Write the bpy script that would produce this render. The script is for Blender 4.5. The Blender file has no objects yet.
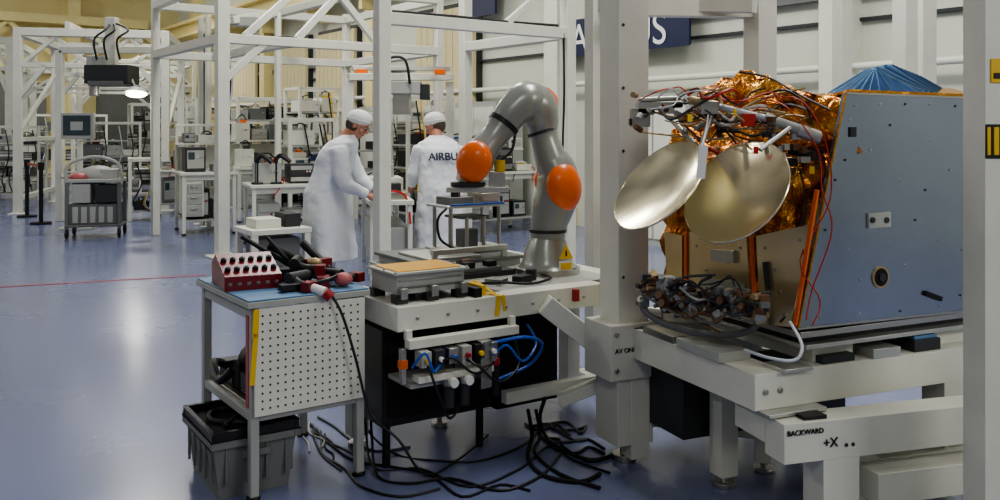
import bpy, bmesh, math, random
from mathutils import Vector, Matrix, noise
random.seed(7)
F=900.0; H=1.6; HZ=130.0
V=Vector
# ------------------------------------------------------------ survey helpers
def W(px,py,Y): return V(((px-500)/F*Y, Y, H-(py-HZ)/F*Y))
def G(px,py,z=0.0):
    Y=F*(H-z)/(py-HZ); return V(((px-500)/F*Y,Y,z))
class Fr:
    def __init__(s,x,y,yaw):
        s.o=V((x,y,0)); s.yaw=math.radians(yaw)
        s.B=V((math.cos(s.yaw),math.sin(s.yaw),0)); s.A=V((-math.sin(s.yaw),math.cos(s.yaw),0))
    def w(s,x,y,z=0): return s.o+s.B*x+s.A*y+V((0,0,z))
def lin(c):
    c=c/255.0
    return c/12.92 if c<=0.04045 else ((c+0.055)/1.055)**2.4
# ------------------------------------------------------------ materials
def M(name,rgb,rough=.5,metal=0.0,var=.10,scale=6,bump=0.0,bscale=40,emit=0.0,coat=0.0):
    m=bpy.data.materials.new(name); m.use_nodes=True
    nt=m.node_tree; n=nt.nodes; l=nt.links
    b=n['Principled BSDF']
    c=[lin(x) for x in rgb]
    tc=n.new('ShaderNodeTexCoord'); nz=n.new('ShaderNodeTexNoise'); nz.inputs['Scale'].default_value=scale; nz.inputs['Detail'].default_value=4
    l.new(tc.outputs['Object'],nz.inputs['Vector'])
    mx=n.new('ShaderNodeMix'); mx.data_type='RGBA'
    mx.inputs[6].default_value=[max(0,x*(1-var)) for x in c]+[1]; mx.inputs[7].default_value=[min(1,x*(1+var)) for x in c]+[1]
    l.new(nz.outputs['Fac'],mx.inputs[0]); l.new(mx.outputs[2],b.inputs['Base Color'])
    b.inputs['Roughness'].default_value=rough; b.inputs['Metallic'].default_value=metal
    if coat: b.inputs['Coat Weight'].default_value=coat; b.inputs['Coat Roughness'].default_value=.12
    if bump:
        bp=n.new('ShaderNodeBump'); bp.inputs['Strength'].default_value=bump; bp.inputs['Distance'].default_value=.02
        t=n.new('ShaderNodeTexNoise'); t.inputs['Scale'].default_value=bscale; t.inputs['Detail'].default_value=3; l.new(tc.outputs['Object'],t.inputs['Vector']); l.new(t.outputs['Fac'],bp.inputs['Height'])
        l.new(bp.outputs['Normal'],b.inputs['Normal'])
    if emit:
        b.inputs['Emission Color'].default_value=c+[1]; b.inputs['Emission Strength'].default_value=emit
    return m
white=M('white_paint',(216,216,203),.42)
cream=M('cream_paint',(222,208,150),.5)
wallm=M('wall_paint',(204,206,192),.8,var=.05,scale=1)
wallfar=M('far_wall_paint',(214,202,152),.8,var=.2,scale=.8)
beige=M('beige_blind',(208,197,154),.8)
greyp=M('grey_paint',(104,106,104),.5)
lgrey=M('light_grey_paint',(166,168,162),.5)
dgrey=M('dark_grey_paint',(46,48,50),.5)
black=M('black_plastic',(18,18,20),.45)
blackm=M('black_matte',(12,12,13),.8)
steel=M('brushed_steel',(180,178,172),.35,1.0,bump=.05)
alu=M('aluminium',(190,190,184),.4,.7)
red=M('red_plastic',(150,26,30),.4)
maroon=M('maroon_plastic',(110,18,26),.35)
pink=M('pink_bag',(176,96,98),.4)
orange=M('robot_orange',(236,108,26),.35,coat=.3,var=.04)
robg=M('robot_grey',(152,154,148),.32,.35,coat=.3,var=.04)
yellow=M('yellow_paint',(222,182,40),.5)
bluem=M('blue_mat',(90,128,162),.5)
hose=M('blue_hose',(40,90,180),.35)
navy=M('navy_sign',(20,30,66),.5)
signw=M('sign_white',(225,225,222),.5)
tan=M('tan_honeycomb',(176,156,118),.4,.5)
plate=M('pale_plate',(214,198,160),.28,.9,var=.3,scale=5,bump=.1,bscale=6)
copper=M('gold_plate',(214,162,52),.38,.3,var=.2,scale=60)
coatm=M('lab_coat_cloth',(218,221,224),.8,var=.06,bump=.3,bscale=7)
capm=M('hair_net',(222,222,218),.85,bump=.4,bscale=60)
skin=M('skin',(190,134,108),.55,var=.06)
hairm=M('hair',(84,72,60),.8)
shoem=M('shoe_cover',(200,205,210),.7)
darkw=M('eye_dark',(30,24,22),.3)
lips=M('lips',(160,90,80),.5)
screen=M('screen_glass',(60,74,80),.15,var=.2)
lampm=M('lamp_glow',(255,250,235),.4,emit=16)
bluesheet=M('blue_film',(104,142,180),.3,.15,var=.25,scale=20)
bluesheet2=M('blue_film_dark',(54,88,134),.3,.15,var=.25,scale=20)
gfoil=M('gold_trim',(190,136,60),.3,.9,bump=.5,bscale=30)
crate=M('crate_plastic',(118,120,118),.55)
redline=M('red_floor_tape',(170,84,88),.5)
brown=M('brown_connector',(104,74,50),.5)
redcable=M('red_cable',(180,40,24),.45)
whitecable=M('white_cable',(200,205,210),.45)
dish=M('dish_satin',(250,236,202),.2,1.0,var=.14,scale=3,bump=.08,bscale=4)
panelm=M('satellite_panel',(150,158,170),.2,.92,var=.28,scale=1.3,bump=.16,bscale=1.8)
def floor_mat():
    m=M('epoxy_floor',(112,120,154),.22,0,var=.08,scale=.5)
    b=m.node_tree.nodes['Principled BSDF']; b.inputs['Coat Weight'].default_value=.3; b.inputs['Coat Roughness'].default_value=.14
    nt=m.node_tree; t=nt.nodes.new('ShaderNodeTexNoise'); t.inputs['Scale'].default_value=1.2; t.inputs['Detail'].default_value=3
    tc=[x for x in nt.nodes if x.type=='TEX_COORD'][0]; nt.links.new(tc.outputs['Object'],t.inputs['Vector'])
    mr=nt.nodes.new('ShaderNodeMapRange'); mr.inputs[3].default_value=.2; mr.inputs[4].default_value=.32
    nt.links.new(t.outputs['Fac'],mr.inputs[0]); nt.links.new(mr.outputs[0],b.inputs['Roughness'])
    return m
floorm=floor_mat()
def foil_mat():
    m=bpy.data.materials.new('gold_mli_foil'); m.use_nodes=True; nt=m.node_tree; n=nt.nodes; l=nt.links; b=n['Principled BSDF']
    tc=n.new('ShaderNodeTexCoord')
    nz=n.new('ShaderNodeTexNoise'); nz.inputs['Scale'].default_value=4.5; nz.inputs['Detail'].default_value=5; nz.inputs['Distortion'].default_value=2.0; l.new(tc.outputs['Object'],nz.inputs['Vector'])
    r=n.new('ShaderNodeValToRGB'); e=r.color_ramp.elements
    e[0].position=.36; e[0].color=(.13,.03,.01,1); e[1].position=.70; e[1].color=(.97,.55,.14,1)  # dark ramp end puts the shade of the folds into the foil colour
    x=e.new(.5); x.color=(.62,.22,.04,1)
    l.new(nz.outputs['Fac'],r.inputs[0]); l.new(r.outputs[0],b.inputs['Base Color'])
    b.inputs['Metallic'].default_value=.9; b.inputs['Roughness'].default_value=.2
    n2=n.new('ShaderNodeTexNoise'); n2.inputs['Scale'].default_value=13; n2.inputs['Detail'].default_value=3; n2.inputs['Distortion'].default_value=2.5; l.new(tc.outputs['Object'],n2.inputs['Vector'])
    bp=n.new('ShaderNodeBump'); bp.inputs['Strength'].default_value=.6; bp.inputs['Distance'].default_value=.03
    l.new(n2.outputs['Fac'],bp.inputs['Height']); l.new(bp.outputs['Normal'],b.inputs['Normal'])
    return m
foil=foil_mat()
# ------------------------------------------------------------ mesh builder
def catmull(pts,sub=6):
    P=[V(p) for p in pts]
    out=[]
    n=len(P)
    for i in range(n-1):
        p0=P[max(i-1,0)];p1=P[i];p2=P[i+1];p3=P[min(i+2,n-1)]
        for k in range(sub):
            t=k/sub
            out.append(0.5*((2*p1)+(p2-p0)*t+(2*p0-5*p1+4*p2-p3)*t*t+(3*p1-p0-3*p2+p3)*t**3))
    out.append(P[-1]); return out
class MB:
    def __init__(s): s.v=[];s.f=[];s.m=[];s.sm=[];s.mats=[]
    def mi(s,m):
        if m not in s.mats: s.mats.append(m)
        return s.mats.index(m)
    def add(s,vs,fs,m,smooth=False):
        o=len(s.v); s.v+= [tuple(x) for x in vs]; i=s.mi(m)
        for f in fs: s.f.append(tuple(a+o for a in f)); s.m.append(i); s.sm.append(smooth)
    def box(s,c,d,m,rot=None):
        c=V(c); R=Matrix.Identity(3)
        if rot is not None: R=rot if isinstance(rot,Matrix) else Matrix.Rotation(rot,3,'Z')
        vs=[c+R@V((sx*d[0]/2,sy*d[1]/2,sz*d[2]/2)) for sx in(-1,1) for sy in(-1,1) for sz in(-1,1)]
        s.add(vs,[(0,1,3,2),(4,6,7,5),(0,4,5,1),(2,3,7,6),(0,2,6,4),(1,5,7,3)],m)
    def b2(s,lo,hi,m): s.box([(a+b)/2 for a,b in zip(lo,hi)],[abs(b-a) for a,b in zip(lo,hi)],m)
    def beam(s,p,q,w,h,m,up=(0,0,1)):
        p=V(p);q=V(q);d=q-p;L=d.length;x=d.normalized();u=V(up)
        if abs(x.dot(u))>.98:u=V((0,1,0)) if abs(x.y)<.9 else V((1,0,0))
        y=u.cross(x).normalized();z=x.cross(y)
        s.box((p+q)/2,(L,w,h),m,Matrix((x,y,z)).transposed())
    def tube(s,pts,r,m,n=8,sub=5,cap=True):
        if not isinstance(r,(list,tuple)): r=[r]*len(pts)
        P4=[V((p[0],p[1],p[2],rr)) for p,rr in zip(pts,r)]
        Q=catmull(P4,sub) if sub>1 else P4
        C=[q.to_3d() for q in Q]; Rr=[abs(q[3]) for q in Q]
        up=None; vs=[]
        for i,c in enumerate(C):
            t=(C[min(i+1,len(C)-1)]-C[max(i-1,0)])
            if t.length<1e-7:t=V((0,0,1))
            t.normalize()
            if up is None:
                up=V((0,0,1)) if abs(t.z)<.9 else V((0,1,0))
            a=(up-t*up.dot(t))
            if a.length<1e-4: a=t.orthogonal()
            a.normalize(); b=t.cross(a); up=a
            for k in range(n):
                an=2*math.pi*k/n; vs.append(c+(a*math.cos(an)+b*math.sin(an))*Rr[i])
        fs=[]
        for i in range(len(C)-1):
            for k in range(n):
                fs.append((i*n+k,i*n+(k+1)%n,(i+1)*n+(k+1)%n,(i+1)*n+k))
        if cap: fs.append(tuple(range(n))[::-1]); fs.append(tuple((len(C)-1)*n+k for k in range(n)))
        s.add(vs,fs,m,True)
    def cyl(s,p,q,r,m,n=16,r2=None): s.tube([p,q],[r,r if r2 is None else r2],m,n,1)
    def sph(s,c,r,m,sc=(1,1,1),n=16,k=10,rot=None):
        c=V(c);R=rot or Matrix.Identity(3);vs=[];fs=[]
        for i in range(k+1):
            th=math.pi*i/k
            for j in range(n):
                ph=2*math.pi*j/n
                vs.append(c+R@V((math.sin(th)*math.cos(ph)*r*sc[0],math.sin(th)*math.sin(ph)*r*sc[1],math.cos(th)*r*sc[2])))
        for i in range(k):
            for j in range(n):
                fs.append((i*n+j,(i+1)*n+j,(i+1)*n+(j+1)%n,i*n+(j+1)%n))
        s.add(vs,fs,m,True)
    def prism(s,poly,ext,m):
        e=V(ext);P=[V(p) for p in poly];n=len(P)
        s.add(P+[p+e for p in P],[tuple(range(n))[::-1],tuple(range(n,2*n))]+[(i,(i+1)%n,n+(i+1)%n,n+i) for i in range(n)],m)
    def loft(s,rings,m):
        n=len(rings[0]);vs=[p for r in rings for p in r];fs=[]
        for i in range(len(rings)-1):
            for k in range(n): fs.append((i*n+k,i*n+(k+1)%n,(i+1)*n+(k+1)%n,(i+1)*n+k))
        fs.append(tuple(range(n))[::-1]);fs.append(tuple((len(rings)-1)*n+k for k in range(n)))
        s.add(vs,fs,m,True)
    def obj(s,name,loc=None,yaw=0,bevel=0,parent=None,ang=40):
        vs=s.v
        if loc is None and parent is None:
            xs=[v[0] for v in vs];ys=[v[1] for v in vs];zs=[v[2] for v in vs]
            loc=((min(xs)+max(xs))/2,(min(ys)+max(ys))/2,min(zs))
            vs=[(v[0]-loc[0],v[1]-loc[1],v[2]-loc[2]) for v in vs]
        me=bpy.data.meshes.new(name); me.from_pydata(vs,[],s.f)
        for m in s.mats: me.materials.append(m)
        me.polygons.foreach_set('material_index',s.m); me.polygons.foreach_set('use_smooth',s.sm)
        bm=bmesh.new(); bm.from_mesh(me)
        bmesh.ops.remove_doubles(bm,verts=bm.verts,dist=1e-6)
        bmesh.ops.recalc_face_normals(bm,faces=bm.faces); bm.to_mesh(me); bm.free()
        me.set_sharp_from_angle(angle=math.radians(ang))
        o=bpy.data.objects.new(name,me); bpy.context.collection.objects.link(o)
        o.location=loc or (0,0,0); o.rotation_euler[2]=yaw
        if parent: o.parent=parent
        if bevel:
            b=o.modifiers.new('b','BEVEL'); b.width=bevel;b.segments=2;b.limit_method='ANGLE';b.angle_limit=math.radians(50)
        return o
def empty(name,loc,yaw=0):
    o=bpy.data.objects.new(name,None); bpy.context.collection.objects.link(o); o.location=loc;o.rotation_euler[2]=yaw; return o
def text(s,size,mat,parent,M4,name='lettering',ext=.002):
    c=bpy.data.curves.new(name,'FONT'); c.body=s;c.size=size;c.extrude=ext;c.align_x='CENTER';c.align_y='CENTER';c.materials.append(mat)
    o=bpy.data.objects.new(name,c); bpy.context.collection.objects.link(o); o.parent=parent; o.matrix_local=M4; return o
def textM(pos,right,up=(0,0,1)):
    r=V(right).normalized();u=V(up).normalized();n=r.cross(u).normalized();u=n.cross(r)
    m=Matrix((r,u,n)).transposed().to_4x4(); m.translation=V(pos); return m

# ============================================================ ROOM
R=Fr(0,0,35.8); RY=R.yaw
b=MB(); b.box((0,0,-.05),(60,60,.1),floorm); b.obj('floor',loc=tuple(R.w(-5,18,0)),yaw=RY)
b=MB(); b.b2((9.83,-12,0),(10.1,34.2,7.5),wallm)
b.obj('wall_right',loc=(0,0,0),yaw=RY)
b=MB(); b.b2((-34,34,0),(9.83,34.3,9),wallfar)
b.obj('wall_back',loc=(0,0,0),yaw=RY)
for i,y in enumerate([2.0,6.2,11.5,18,24.5,31]):
    b=MB(); b.b2((9.45,y,0),(9.83,y+.35,7.2),white if i<3 else cream); b.b2((9.38,y-.08,0),(9.83,y+.43,.3),cream)
    b.obj('wall_column' ,loc=(0,0,0),yaw=RY,bevel=.01)
b=MB(); b.b2((8.9,-6,5.1),(9.4,33,5.2),cream); b.b2((9.1,-6,4.75),(9.2,33,5.1),cream); b.b2((8.9,-6,4.68),(9.4,33,4.75),cream)
for y in range(0,33,3): b.b2((9.2,y,4.3),(9.83,y+.15,4.72),cream)
b.obj('crane_rail_beam',loc=(0,0,0),yaw=RY)
b=MB(); b.cyl((9.6,-5,2.35),(9.6,33,2.35),.045,white); b.b2((9.7,-5,3.2),(9.8,33,3.30),greyp); b.b2((9.76,-5,2.9),(9.82,33,2.94),dgrey)
b.obj('wall_cable_duct',loc=(0,0,0),yaw=RY)
for y in [14.2,19.2,22,25.6,28.4]:
    b=MB()
    b.b2((9.7,y,.3),(9.83,y+2.2,4.1),dgrey)
    for k in range(9): b.b2((9.62,y+.03+k*.24,.35),(9.72,y+.25+k*.24,4.0),beige)
    b.obj('window_blind',loc=(0,0,0),yaw=RY)
for y in (8.2,12.6,16.4):
    b=MB(); b.b2((9.0,y,0),(9.58,y+1.3,2.1),lgrey); b.b2((8.98,y+.05,.1),(9.0,y+.63,2.0),white); b.b2((8.98,y+.67,.1),(9.0,y+1.25,2.0),white); b.box((8.965,y+.58,1.1),(.02,.02,.2),steel)
    b.obj('storage_cabinet',loc=(0,0,0),yaw=RY)
b=MB()
for x in range(-30,10,4):
    b.b2((x,33.5,0),(x+.4,34,9),cream)
for z in (3.6,5.2,6.4): b.b2((-32,33.4,z),(8.6,33.8,z+.3),cream)
for x in range(-30,8,4):
    b.beam((x+.3,33.6,3.8),(x+2.2,33.6,5.2),.12,.12,cream); b.beam((x+4,33.6,3.8),(x+2.2,33.6,5.2),.12,.12,cream)
    b.b2((x+1,33.9,.4),(x+3.4,34,3.2),greyp)
b.obj('steel_truss',loc=(0,0,0),yaw=RY)
b=MB(); p=G(-150,296);q=G(205,275.3)
b.beam(p+V((0,0,.003)),q+V((0,0,.003)),.035,.004,redline); b.obj('floor_marking_line')

e=empty('wall_sign',tuple(R.w(9.55,0,0)),RY)
def wy(px,x=9.55):
    k=(px-500)/F
    c,s_=math.cos(RY),math.sin(RY)
    return (x*c-k*x*s_)/(k*c+s_)
def wz(px,py,x=9.55):
    y=wy(px,x); Yw=x*math.sin(RY)+y*math.cos(RY); return H-(py-HZ)/F*Yw
ya,yb=wy(690),wy(548); zb=wz(690,45); zt=wz(690,11)
b=MB(); b.b2((-.02,ya,zb),(.02,yb,zt+.12),navy)
for y in(ya+.3,yb-.3): b.b2((.02,y,zb+.2),(.28,y+.05,zb+.25),steel)
b.obj('board',parent=e,loc=(0,0,0))
text('AIRBUS',.66,signw,e,textM((-.03,(ya+yb)/2-.1,(zb+zt)/2+.02),(0,-1,0)))
ya2,yb2=wy(497),wy(466)
b=MB(); b.b2((9.5,ya2,wz(497,14)),(9.55,yb2,5.2),navy); b.obj('wall_banner',loc=(0,0,0),yaw=RY)

# ============================================================ BACKGROUND GENERATORS
def gantry(name,x,y,yaw,w,d,h,t=.12,m=white,extra=0):
    b=MB()
    for sx in (0,w):
        for sy in (0,d):
            b.box((sx,sy,h/2),(t,t,h),m); b.box((sx,sy,.01),(t*2,t*2,.02),m)
    for sy in (0,d):
        b.box((w/2,sy,h-t/2),(w-t,t,t),m); b.box((w/2,sy,h*.80),(w-t,t*.6,t*.6),m)
        for s0,s1 in ((0,1),(w,-1)):
            b.beam((s0,sy,h*.62),(s0+s1*w*.18,sy,h*.8),t*.6,t*.6,m)
            b.beam((s0+s1*w*.02,sy,h*.8),(s0+s1*w*.25,sy,h-t),t*.5,t*.5,m)
            b.beam((s0+s1*w*.25,sy,h-t),(s0+s1*w*.48,sy,h*.8),t*.5,t*.5,m)
    for sx in (0,w):
        b.box((sx,d/2,h-t/2),(t,d-t,t),m); b.box((sx,d/2,h*.4),(t*.6,d-t,t*.6),m); b.box((sx,d/2,.3),(t*.6,d-t,t*.6),m)
        b.beam((sx,0,h*.42),(sx,d,h*.8),t*.5,t*.5,m)
    for k in range(extra):
        b.box((w*(k+1)/(extra+1),d/2,h+.06),(t*.7,d+t,t*.9),m)
    b.obj(name,loc=(x,y,0),yaw=math.radians(yaw),bevel=.008)
def instr(b,x,y,z,w,d,h,m,rnd):
    b.b2((x-w/2,y-d/2,z),(x+w/2,y+d/2,z+h),m)
    k=rnd.random()
    if k<.2:
        b.b2((x-w*.42,y-d/2-.006,z+h*.12),(x+w*.42,y-d/2,z+h*.88),lgrey if m!=lgrey else greyp)
        b.b2((x-w*.36,y-d/2-.012,z+h*.5),(x-w*.05,y-d/2-.004,z+h*.8),screen)
    elif k<.55:
        for q in range(3): b.b2((x-w*.44,y-d/2-.01,z+h*(.08+.3*q)),(x+w*.44,y-d/2,z+h*(.3+.3*q)),rnd.choice([steel,lgrey,white,greyp,dgrey]))
    else:
        b.cyl((x-w*.2,y,z+h),(x-w*.2,y,z+h*1.3),w*.12,steel,10); b.b2((x,y-.05,z+h),(x+w*.35,y+.05,z+h*1.2),rnd.choice([dgrey,lgrey,yellow,hose,orange,white]))
        b.tube([(x-w*.2,y,z+h*1.3),(x,y-.1,z+h*1.5),(x+w*.3,y-.1,z+h*1.2)],.012,rnd.choice([black,black,whitecable,dgrey]),6)
    for k in range(3):
        b.cyl((x+w*(.1+.12*k),y-d/2-.02,z+h*.6),(x+w*(.1+.12*k),y-d/2,z+h*.6),min(w,h)*.05,rnd.choice([steel,white,red]),8)
    for sx in(-.4,.4): b.cyl((x+sx*w,y-d*.3,z-.01),(x+sx*w,y-d*.3,z+.01),.012,black,6)
def bench(name,px,py,yaw,w,d,h,seed,n=4,shelf=True,drawers=True,tall=0,legm=white):
    r=random.Random(seed); b=MB(); g=G(px,py)
    for sx in(.03,w-.03):
        for sy in(.03,d-.03):
            b.box((sx,sy,h/2),(.05,.05,h),legm); b.cyl((sx,sy,0),(sx,sy,.03),.035,black,10)
    b.b2((-.02,-.02,h-.04),(w+.02,d+.02,h),legm)
    b.b2((.03,.03,h-.12),(w-.03,.06,h-.04),legm)
    if shelf:
        b.b2((.03,.05,.2),(w-.03,d-.05,.23),lgrey)
        xx=.1
        while xx<w-.3:
            ww=r.uniform(.2,.4); instr(b,xx+ww/2,d*.45,.24,ww,d*.6,h*r.uniform(.25,.55),r.choice([dgrey,greyp,white,lgrey,black]),r); xx+=ww+.06
    if drawers:
        b.b2((.06,.04,.28),(w*.4,d-.06,h-.13),r.choice([white,lgrey]))
        for k in range(3): b.b2((.08,.025,.3+k*(h-.45)/3),(w*.4-.02,.045,.28+(k+1)*(h-.45)/3),lgrey); b.box((w*.22,.015,.3+(k+.6)*(h-.45)/3),(w*.12,.02,.015),steel)
    if tall:
        for sx in(.03,w/2,w-.03): b.box((sx,d-.05,h+tall/2),(.04,.04,tall),legm)
        b.b2((0,d-.35,h+tall*.55),(w,d-.03,h+tall*.55+.03),legm); b.b2((0,d-.08,h+tall-.04),(w,d-.03,h+tall),legm)
        b.b2((0,d-.05,h),(w,d-.03,h+tall*.5),r.choice([lgrey,greyp,white]))
        xx=.1
        while xx<w-.15:
            ww=r.uniform(.14,.34); hh=r.uniform(.1,tall*.38); b_=r.choice([white,lgrey,dgrey,greyp,steel,white]); instr(b,xx+ww/2,d-.2,h+tall*.55+.035,min(ww,w-xx),.26,hh,b_,r); xx+=ww+.04
    xx=.08
    for k in range(n):
        ww=w/n*.75; hh=r.uniform(.08,.38); instr(b,xx+ww/2,d*r.uniform(.35,.5),h+.01,ww,d*.45,hh,r.choice([white,lgrey,dgrey,greyp,steel,white]),r)
        b.tube([(xx+ww,d*.5,h+.1),(xx+ww+.05,d*.3,h+.06),(xx+ww,.05,h+.02),(xx+ww*.6,-.03,h-.15)],.008,r.choice([black,redcable,whitecable,hose]),6)
        xx+=w/n
    b.obj(name,loc=tuple(g),yaw=math.radians(yaw),bevel=.004)
def rack(px,py,yaw,w,d,h,seed,lv=4,name='equipment_rack'):
    r=random.Random(seed); b=MB(); g=G(px,py)
    for sx in(0,w):
        for sy in(0,d): b.box((sx,sy,h/2),(.06,.06,h),white)
    b.box((w/2,0,h-.03),(w,.06,.06),white); b.box((w/2,d,h-.03),(w,.06,.06),white)
    for sx in(0,w): b.box((sx,d/2,h-.03),(.06,d,.06),white)
    for k in range(lv):
        z=.15+k*(h-.25)/lv; b.b2((0,0,z),(w,d,z+.03),lgrey); hh=(h-.25)/lv; xx=.06
        while xx<w-.15:
            ww=min(r.uniform(.18,.5),w-xx-.05)
            if r.random()<.9: instr(b,xx+ww/2,d*.45,z+.04,ww,d*.7,hh*r.uniform(.35,.75),r.choice([white,white,lgrey,greyp,dgrey,steel,black,dgrey]),r)
            xx+=ww+.05
    for k in range(4):
        x=r.uniform(.1,w-.1); b.tube([(x,-.02,h-.1),(x+.08,-.05,h*.6),(x-.06,-.04,h*.3),(x,-.02,.2)],.014,r.choice([black,dgrey,whitecable,dgrey,yellow]),6)
    b.obj(name,loc=tuple(g),yaw=math.radians(yaw),bevel=.004)

g=G(18,214)
gantry('portal_gantry',g.x,g.y,14,2.65,3.0,3.55,.15,extra=2)
g=G(8,191); gantry('portal_gantry',g.x,g.y,20,3.6,3.0,3.4,.13,extra=2)
g=G(-60,196); gantry('portal_gantry',g.x,g.y,20,1.5,4,3.9,.16,extra=1)
g=G(80,185); gantry('portal_gantry',g.x,g.y,30,3.2,2.2,3.7,.12,extra=3)
b=MB(); Yh=15.6
b.box(W(112,75,Yh),(.75,.5,.32),dgrey); b.box(W(100,64,Yh),(.3,.4,.25),lgrey); b.box(W(112,84,Yh),(.6,.55,.08),greyp)
b.box(W(112,45,Yh),(.18,.18,.95),white); b.beam(W(60,50,Yh+.2),W(155,50,Yh+.2),.12,.12,white)
b.cyl(W(128,72,Yh),W(136,90,Yh-.1),.03,steel); 
for px in (97,107,120): b.tube([W(px,60,Yh-.26),W(px-3,40,Yh-.3),W(px+8,30,Yh-.2),W(112,22,Yh)],.02,black,6)
b.cyl(W(94,84,Yh-.1),W(94,96,Yh-.1),.08,steel,12)
c=W(137,93,Yh-.15)
b.cyl(c+V((0,0,.08)),c+V((0,-.02,0)),.12,lgrey,16,.2)
b.sph(c+V((0,-.02,-.02)),.17,lampm,(1,1,.35))
for px in (60,155): b.box(V((W(px,50,Yh+.2).x,Yh+.2,1.5)),(.12,.12,3.0),white)
b.obj('inspection_machine',bevel=.01)
b=MB(); Ym=14.5; c=W(78,126,Ym)
b.box(c,(.52,.08,.42),lgrey); b.box(c+V((0,-.045,.01)),(.44,.01,.32),screen); b.box(c+V((0,-.05,0)),(.2,.01,.14),lgrey)
b.box(V((c.x,c.y+.07,.7)),(.07,.07,1.4),white); b.box((c.x,c.y+.07,.02),(.5,.4,.04),white)
b.obj('monitor_stand',bevel=.01)
g=G(64,239); b=MB()
b.b2((0,0,.16),(.78,.6,.2),greyp)
for sx in(.03,.75):
    for sy in(.03,.57): b.box((sx,sy,.5),(.05,.05,.75),greyp); b.cyl((sx-.02,sy,.07),(sx+.02,sy,.07),.07,black,14); b.box((sx,sy,.13),(.05,.05,.05),steel)
b.b2((0,0,.82),(.78,.6,.87),lgrey); b.b2((.05,.05,.2),(.73,.58,.5),greyp); b.b2((.1,.02,.52),(.35,.55,.8),lgrey); b.b2((.42,.02,.52),(.7,.55,.78),dgrey)
for k in range(5): b.b2((.1+.12*k,.04,.22),(.18+.12*k,.06,.46),lgrey)
b.sph((.4,.35,.92),.24,lgrey,(1.1,.8,.6)); b.sph((.16,.2,.9),.13,pink,(1.0,.8,.5)); b.box((.58,.3,.94),(.25,.25,.14),alu)
b.tube([(0,.1,.87),(.05,.1,1.1),(.4,.12,1.2),(.72,.1,1.1),(.78,.1,.87)],.025,lgrey,8)
b.cyl((-.05,.1,.9),(-.05,.5,.9),.02,steel); b.obj('instrument_trolley',loc=tuple(g),yaw=.25,bevel=.008)
for px,py in ((27,217),(41,224)):
    g=G(px,py); b=MB(); b.cyl((0,0,0),(0,0,.03),.17,blackm,20); b.cyl((0,0,.02),(0,0,1.0),.035,black,14); b.cyl((0,0,.92),(0,0,1.05),.05,black,14)
    if px==27:
        g2=G(41,224)-g; b.beam((0,0,.98),(g2.x,g2.y,.98),.006,.05,red)
    b.obj('barrier_stanchion',loc=tuple(g))
rack(130,221,22,.45,.6,1.1,3,3)
rack(-10,201,16,1.0,.8,1.7,31,4)
rack(78,196,22,1.4,.8,1.8,32,4)
rack(132,192,28,1.6,.8,2.3,33,5)
rack(30,181,24,2.2,.8,2.1,36,4)
bench('test_workbench',182,236,26,.8,1.0,.95,5,2,tall=.75)
bench('test_workbench',158,216,26,.45,.6,.85,8,2,drawers=False)
bench('assembly_table',252,250,24,.9,.8,.86,11,2,drawers=False,shelf=True)
bench('test_workbench',238,223,33,1.6,.8,.95,12,5,tall=.8)
rack(238,206,35,1.8,.8,2.3,37,5)
rack(356,219,35,1.2,.7,2.0,38,5)
bench('test_workbench',458,237,36,1.5,.7,.95,14,4,tall=.6)
rack(408,224,35,.9,.6,2.2,39,5)
rack(196,194,35,1.8,.8,2.4,40,5)
rack(300,207,35,.9,.8,2.5,41,5)
rack(290,227,34,.8,.6,1.8,42,4)
g=G(252,250); f=Fr(g.x,g.y,24)
b=MB()
for x in(.1,.35):
    b.cyl(f.w(x,.2,.86),f.w(x,.2,1.2),.03,black,10); b.tube([f.w(x,.2,1.2),f.w(x+.06,.15,1.25),f.w(x+.18,.1,1.16)],.032,black,8); b.cyl(f.w(x,.2,.86),f.w(x,.2,.89),.08,dgrey,14)
b.obj('clamp_arm')
def pillar(b,px,Y,w,z0,z1,yaw,m=white,d=None):
    c=W(px,130,Y); b.box((c.x,c.y,(z0+z1)/2),(w,d or w,z1-z0),m,math.radians(yaw))
b=MB(); Yc=11.3
pillar(b,222,Yc,.15,0,3.6,36); pillar(b,222,Yc,.34,0,.03,36)
pl=W(222,130,Yc); F1=Fr(pl.x,pl.y,36)
for x,y in ((3.2,0),(0,3),(3.2,3)):
    p=F1.w(x,y); b.box((p.x,p.y,1.8),(.11,.11,3.6),white,F1.yaw)
for z in (2.75,3.5):
    b.beam(F1.w(0,0,z),F1.w(3.2,0,z),.12,.12,white); b.beam(F1.w(0,0,z),F1.w(0,3,z),.12,.12,white); b.beam(F1.w(0,3,z),F1.w(3.2,3,z),.12,.12,white); b.beam(F1.w(3.2,0,z),F1.w(3.2,3,z),.12,.12,white)
b.beam(F1.w(0,0,2.2),F1.w(.55,0,2.72),.09,.09,white); b.beam(F1.w(.3,0,2.8),F1.w(1.0,0,3.45),.09,.09,white); b.beam(F1.w(1.6,0,3.45),F1.w(1.0,0,2.8),.09,.09,white); b.beam(F1.w(1.6,0,3.45),F1.w(2.2,0,2.8),.09,.09,white)
b.beam(F1.w(.9,-.02,2.75),F1.w(.9,3,2.75),.12,.12,white); b.beam(F1.w(1.9,0,3.5),F1.w(1.9,3,3.5),.12,.12,white)
for k in range(3):
    b.tube([F1.w(.1,.1,2.7),F1.w(.12+.02*k,.1,2.2),F1.w(.1,.12,1.6),F1.w(.1,.15,.9+.1*k)],.016,[dgrey,black,whitecable][k])
b.tube([F1.w(.2,.06,2.72),F1.w(.9,.06,2.82),F1.w(1.6,.06,2.74),F1.w(2.4,.06,2.8)],.02,black)
b.obj('steel_portal_frame',bevel=.008)
b=MB()
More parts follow.
